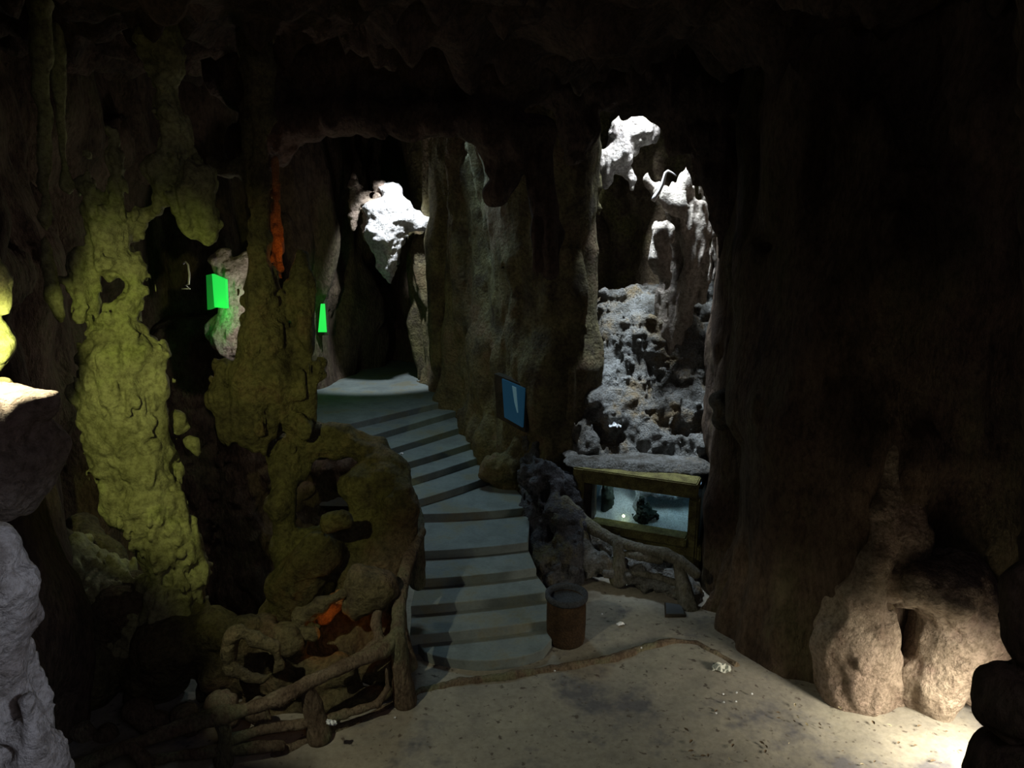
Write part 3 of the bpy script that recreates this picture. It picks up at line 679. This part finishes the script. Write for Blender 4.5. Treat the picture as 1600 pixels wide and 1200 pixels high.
# orange lit dripstone and orange glow
M_ORST = rock_mat('orange_lit_dripstone', (.55, .30, .12), (.3, .14, .05), scale=3, bump=.8, bdist=.03)  # orange of the lamp light put into the rock colour too
o = rock('stalactite', [ch(9.0, (428, 250, 5), (431, 330, 5), (433, 375, 7), (435, 405, 5), (436, 430, 2)), ch(9.0, (428, 390, 4), (430, 418, 2))], M_ORST, cell=.018, k=.02, noise=((.1, .03), (.05, .025)), stretch=2.5, seed=98)
tag(o, 'stalactite glowing orange beside the olive column', 'stalactite')
light('orange_lamp', 'POINT', P(446, 395, 8.7), None, 1.3, (1.0, .30, .04), .02)
o = rock('boulder', [ch(7.25, (505, 955, 20), (525, 940, 14), (535, 925, 8))], M_ORST, cell=.018, k=.03, noise=((.15, .02), (.06, .02)), seed=99)
tag(o, 'orange-lit rock between the flat-topped rock and the rounded boulder', 'boulder')
light('orange_lamp', 'POINT', P(522, 982, 6.95), None, .55, (1.0, .33, .05), .02)

# ------------------------------------------------------------------ small things
M_PAPER = plain('white_paper', (.85, .88, .90), .7)
M_BAG = plain('crumpled_bag', (.55, .57, .50), .5)
def scrap(name, loc, w, d, h, mat, seed, label, cat, rz=0, group=None):
    rnd = random.Random(seed); bm = bmesh.new(); n = 7
    v = [[None]*(n+1) for _ in range(n+1)]
    for i in range(n+1):
        for j in range(n+1):
            x = (i/n-.5); y = (j/n-.5)
            rr = 1-.35*abs(x*y)*4*rnd.random()
            v[i][j] = bm.verts.new((x*w*rr, y*d*rr, .004+h*rnd.random()*(1-1.2*max(abs(x), abs(y)))))
    for i in range(n):
        for j in range(n): bm.faces.new((v[i][j], v[i+1][j], v[i+1][j+1], v[i][j+1]))
    ex = bmesh.ops.extrude_face_region(bm, geom=list(bm.faces))
    for q in ex['geom']:
        if isinstance(q, bmesh.types.BMVert): q.co.z -= .004
    o = bm_obj(name, bm, mat, None, loc, rot=(0, 0, rz))
    tag(o, label, cat, group); return o
fl = .03
scrap('paper_scrap', G(969, 976, fl), .10, .06, .05, M_PAPER, 1, 'small white paper scrap on the floor beyond the litter bin', 'litter', .4)
scrap('crumpled_bag', G(1127, 1046, fl), .21, .15, .09, M_BAG, 2, 'pale crumpled plastic bag lying at the end of the root kerb', 'litter', -.2)
def hit(px, py, fallback):
    "the first surface met by the sight line, so that a scrap really lies on it"
    bpy.context.view_layer.update(); d = ray(px, py).normalized()
    ok, loc, *_ = SC.ray_cast(bpy.context.evaluated_depsgraph_get(), Vector((0, 0, CAMZ)), d)
    return loc if ok else fallback
scrap('paper_scrap', hit(960, 666, P(960, 664, 11.35))+Vector((0, -.03, .0)), .2, .16, .09, M_PAPER, 3, 'white paper scrap lying on the rubble slope above the tank', 'litter', .2)
scrap('paper_scrap', G(628, 709, RIS*9+.005), .05, .05, .04, M_PAPER, 4, 'tiny white scrap on an upper step by the rock mound', 'litter', .2)
o = scrap('paper_scrap', P(517, 1128, 6.0), .11, .05, .08, M_PAPER, 5, 'torn whitish scrap caught on the branch railing', 'litter', .2); o.rotation_euler = (1.2, .5, .3)
rnd = random.Random(5)
M_LEAF = plain('dead_leaf', (.12, .08, .04), .8); M_LEAF2 = plain('pale_dead_leaf', (.55, .48, .32), .8)
def leaf_mesh(mat):
    bm = bmesh.new(); n = 8
    a = [bm.verts.new(((i/n-.5)*.09, .018*math.sin(math.pi*i/n), .006+.012*math.sin(math.pi*i/n))) for i in range(n+1)]
    b = [bm.verts.new(((i/n-.5)*.09, -.018*math.sin(math.pi*i/n)-.0005, .006+.012*math.sin(math.pi*i/n)+.004)) for i in range(n+1)]
    m = [bm.verts.new(((i/n-.5)*.09, 0, .003+.004*math.sin(i))) for i in range(n+1)]
    for i in range(n):
        bm.faces.new((a[i], a[i+1], m[i+1], m[i])); bm.faces.new((m[i], m[i+1], b[i+1], b[i]))
    me = bpy.data.meshes.new('leaf'); bm.to_mesh(me); bm.free(); me.materials.append(mat); return me
LM = [leaf_mesh(M_LEAF), leaf_mesh(M_LEAF2)]
for i in range(42):
    if i < 12: px = rnd.uniform(1240, 1440); py = rnd.uniform(1100, 1140)
    else: px = rnd.uniform(1030, 1490); py = rnd.uniform(1100+max(0, (1200-px)*.1), 1195)
    kd = 1 if rnd.random() < .25 else 0
    o = bpy.data.objects.new('dead_leaf', LM[kd]); COL.objects.link(o); o.location = G(px, py, .025)
    o.rotation_euler = (rnd.uniform(-.2, .2), 0, rnd.uniform(0, 6.3)); sc = rnd.uniform(.25, .75); o.scale = (sc, sc, sc)
    tag(o, ('small pale' if kd else 'small dark')+' dead leaf on the bright dusty floor before the buttresses', 'leaf', ('pale' if kd else 'dark')+' dead leaves scattered on the dusty floor')
for i, (px, py) in enumerate(((1130, 1085), (1151, 1083), (1175, 1085), (1131, 1098), (1150, 1097), (1119, 1115), (941, 960), (1002, 1013), (867, 1049), (617, 1122))):
    scrap('pebble', G(px, py, .03), .022, .018, .02, M_PAPER, 20+i, 'tiny whitish pebble speck on the dusty floor', 'pebble', 0, 'whitish pebble specks on the floor')
# drain cover
hc = [G(*p, 0.035) for p in ((1038, 942), (1066, 946), (1072, 962), (1039, 962))]
hb = sum(hc, Vector())/4; hb.z = 0
dc = bpy.data.objects.new('drain_cover', None); COL.objects.link(dc); dc.location = hb
tag(dc, 'small square dark drain cover in the floor by the foot of the dark wall', 'drain cover')
M_IRON = plain('dark_iron', (.08, .09, .10), .5, .3)
prism('frame', [(p.x-hb.x, p.y-hb.y) for p in hc], 0, .045, M_WOOD, dc, bev=.004)
prism('plate', [((p.x-hb.x)*.86, (p.y-hb.y)*.86) for p in hc], .01, .055, M_IRON, dc, bev=.004)
# bare root under the chimney, bracket in the dark, bluish block
def tube(name, pts, mat, label, cat, n=10):
    bm = bmesh.new(); rings = []
    V_ = [Vector(p[:3]) for p in pts]
    for i, p in enumerate(V_):
        d = (V_[min(i+1, len(V_)-1)]-V_[max(i-1, 0)]).normalized()
        a = d.cross(Vector((.1, 1, .2))).normalized(); b = d.cross(a)
        rings.append([bm.verts.new(p-V_[0]+(a*math.cos(t*2*math.pi/n)+b*math.sin(t*2*math.pi/n))*pts[i][3]) for t in range(n)])
    for r0, r1 in zip(rings[:-1], rings[1:]):
        for i in range(n): bm.faces.new((r0[i], r0[(i+1) % n], r1[(i+1) % n], r1[i]))
    bm.faces.new(rings[0]); bm.faces.new(rings[-1][::-1])
    o = bm_obj(name, bm, mat, None, V_[0], smooth=True)
    if label: tag(o, label, cat)
    return o
M_ROOT = plain('bare_wood', (.7, .66, .62), .6)
TP = lambda L, Y: [(*P(a, b, Y), r) for a, b, r in L]
tube('bare_root', TP([(1020, 314, .035), (1024, 307, .035), (1030, 298, .033), (1035, 288, .03), (1038, 277, .026), (1040, 270, .022), (1044, 267, .017), (1050, 270, .012), (1057, 275, .006)], 11.2), M_ROOT, 'pale bare hooked root sticking up below the daylight chimney', 'root')
M_BRK = plain('pale_metal', (.6, .6, .62), .4)
tube('metal_bracket', TP([(286, 412, .012), (290, 409, .012), (294, 414, .012), (296, 430, .012), (295, 444, .012), (290, 446, .01)], 9.0)+TP([(284, 451, .01), (297, 451, .01)], 9.0)[::-1], M_BRK, 'thin pale hooked metal bracket in the dark gap', 'bracket')
o = rock('stone_block', [ch(9.1, (1122, 625, 14), (1135, 640, 16), (1128, 655, 14), (1140, 668, 16, .3)), ch(9.1, (1133, 612, 7))], M_GREY, cell=.02, k=.06, noise=((.3, .02), (.1, .015)), seed=101)
tag(o, 'bluish grey rock block perched against the dark wall beside the rubble', 'stone')
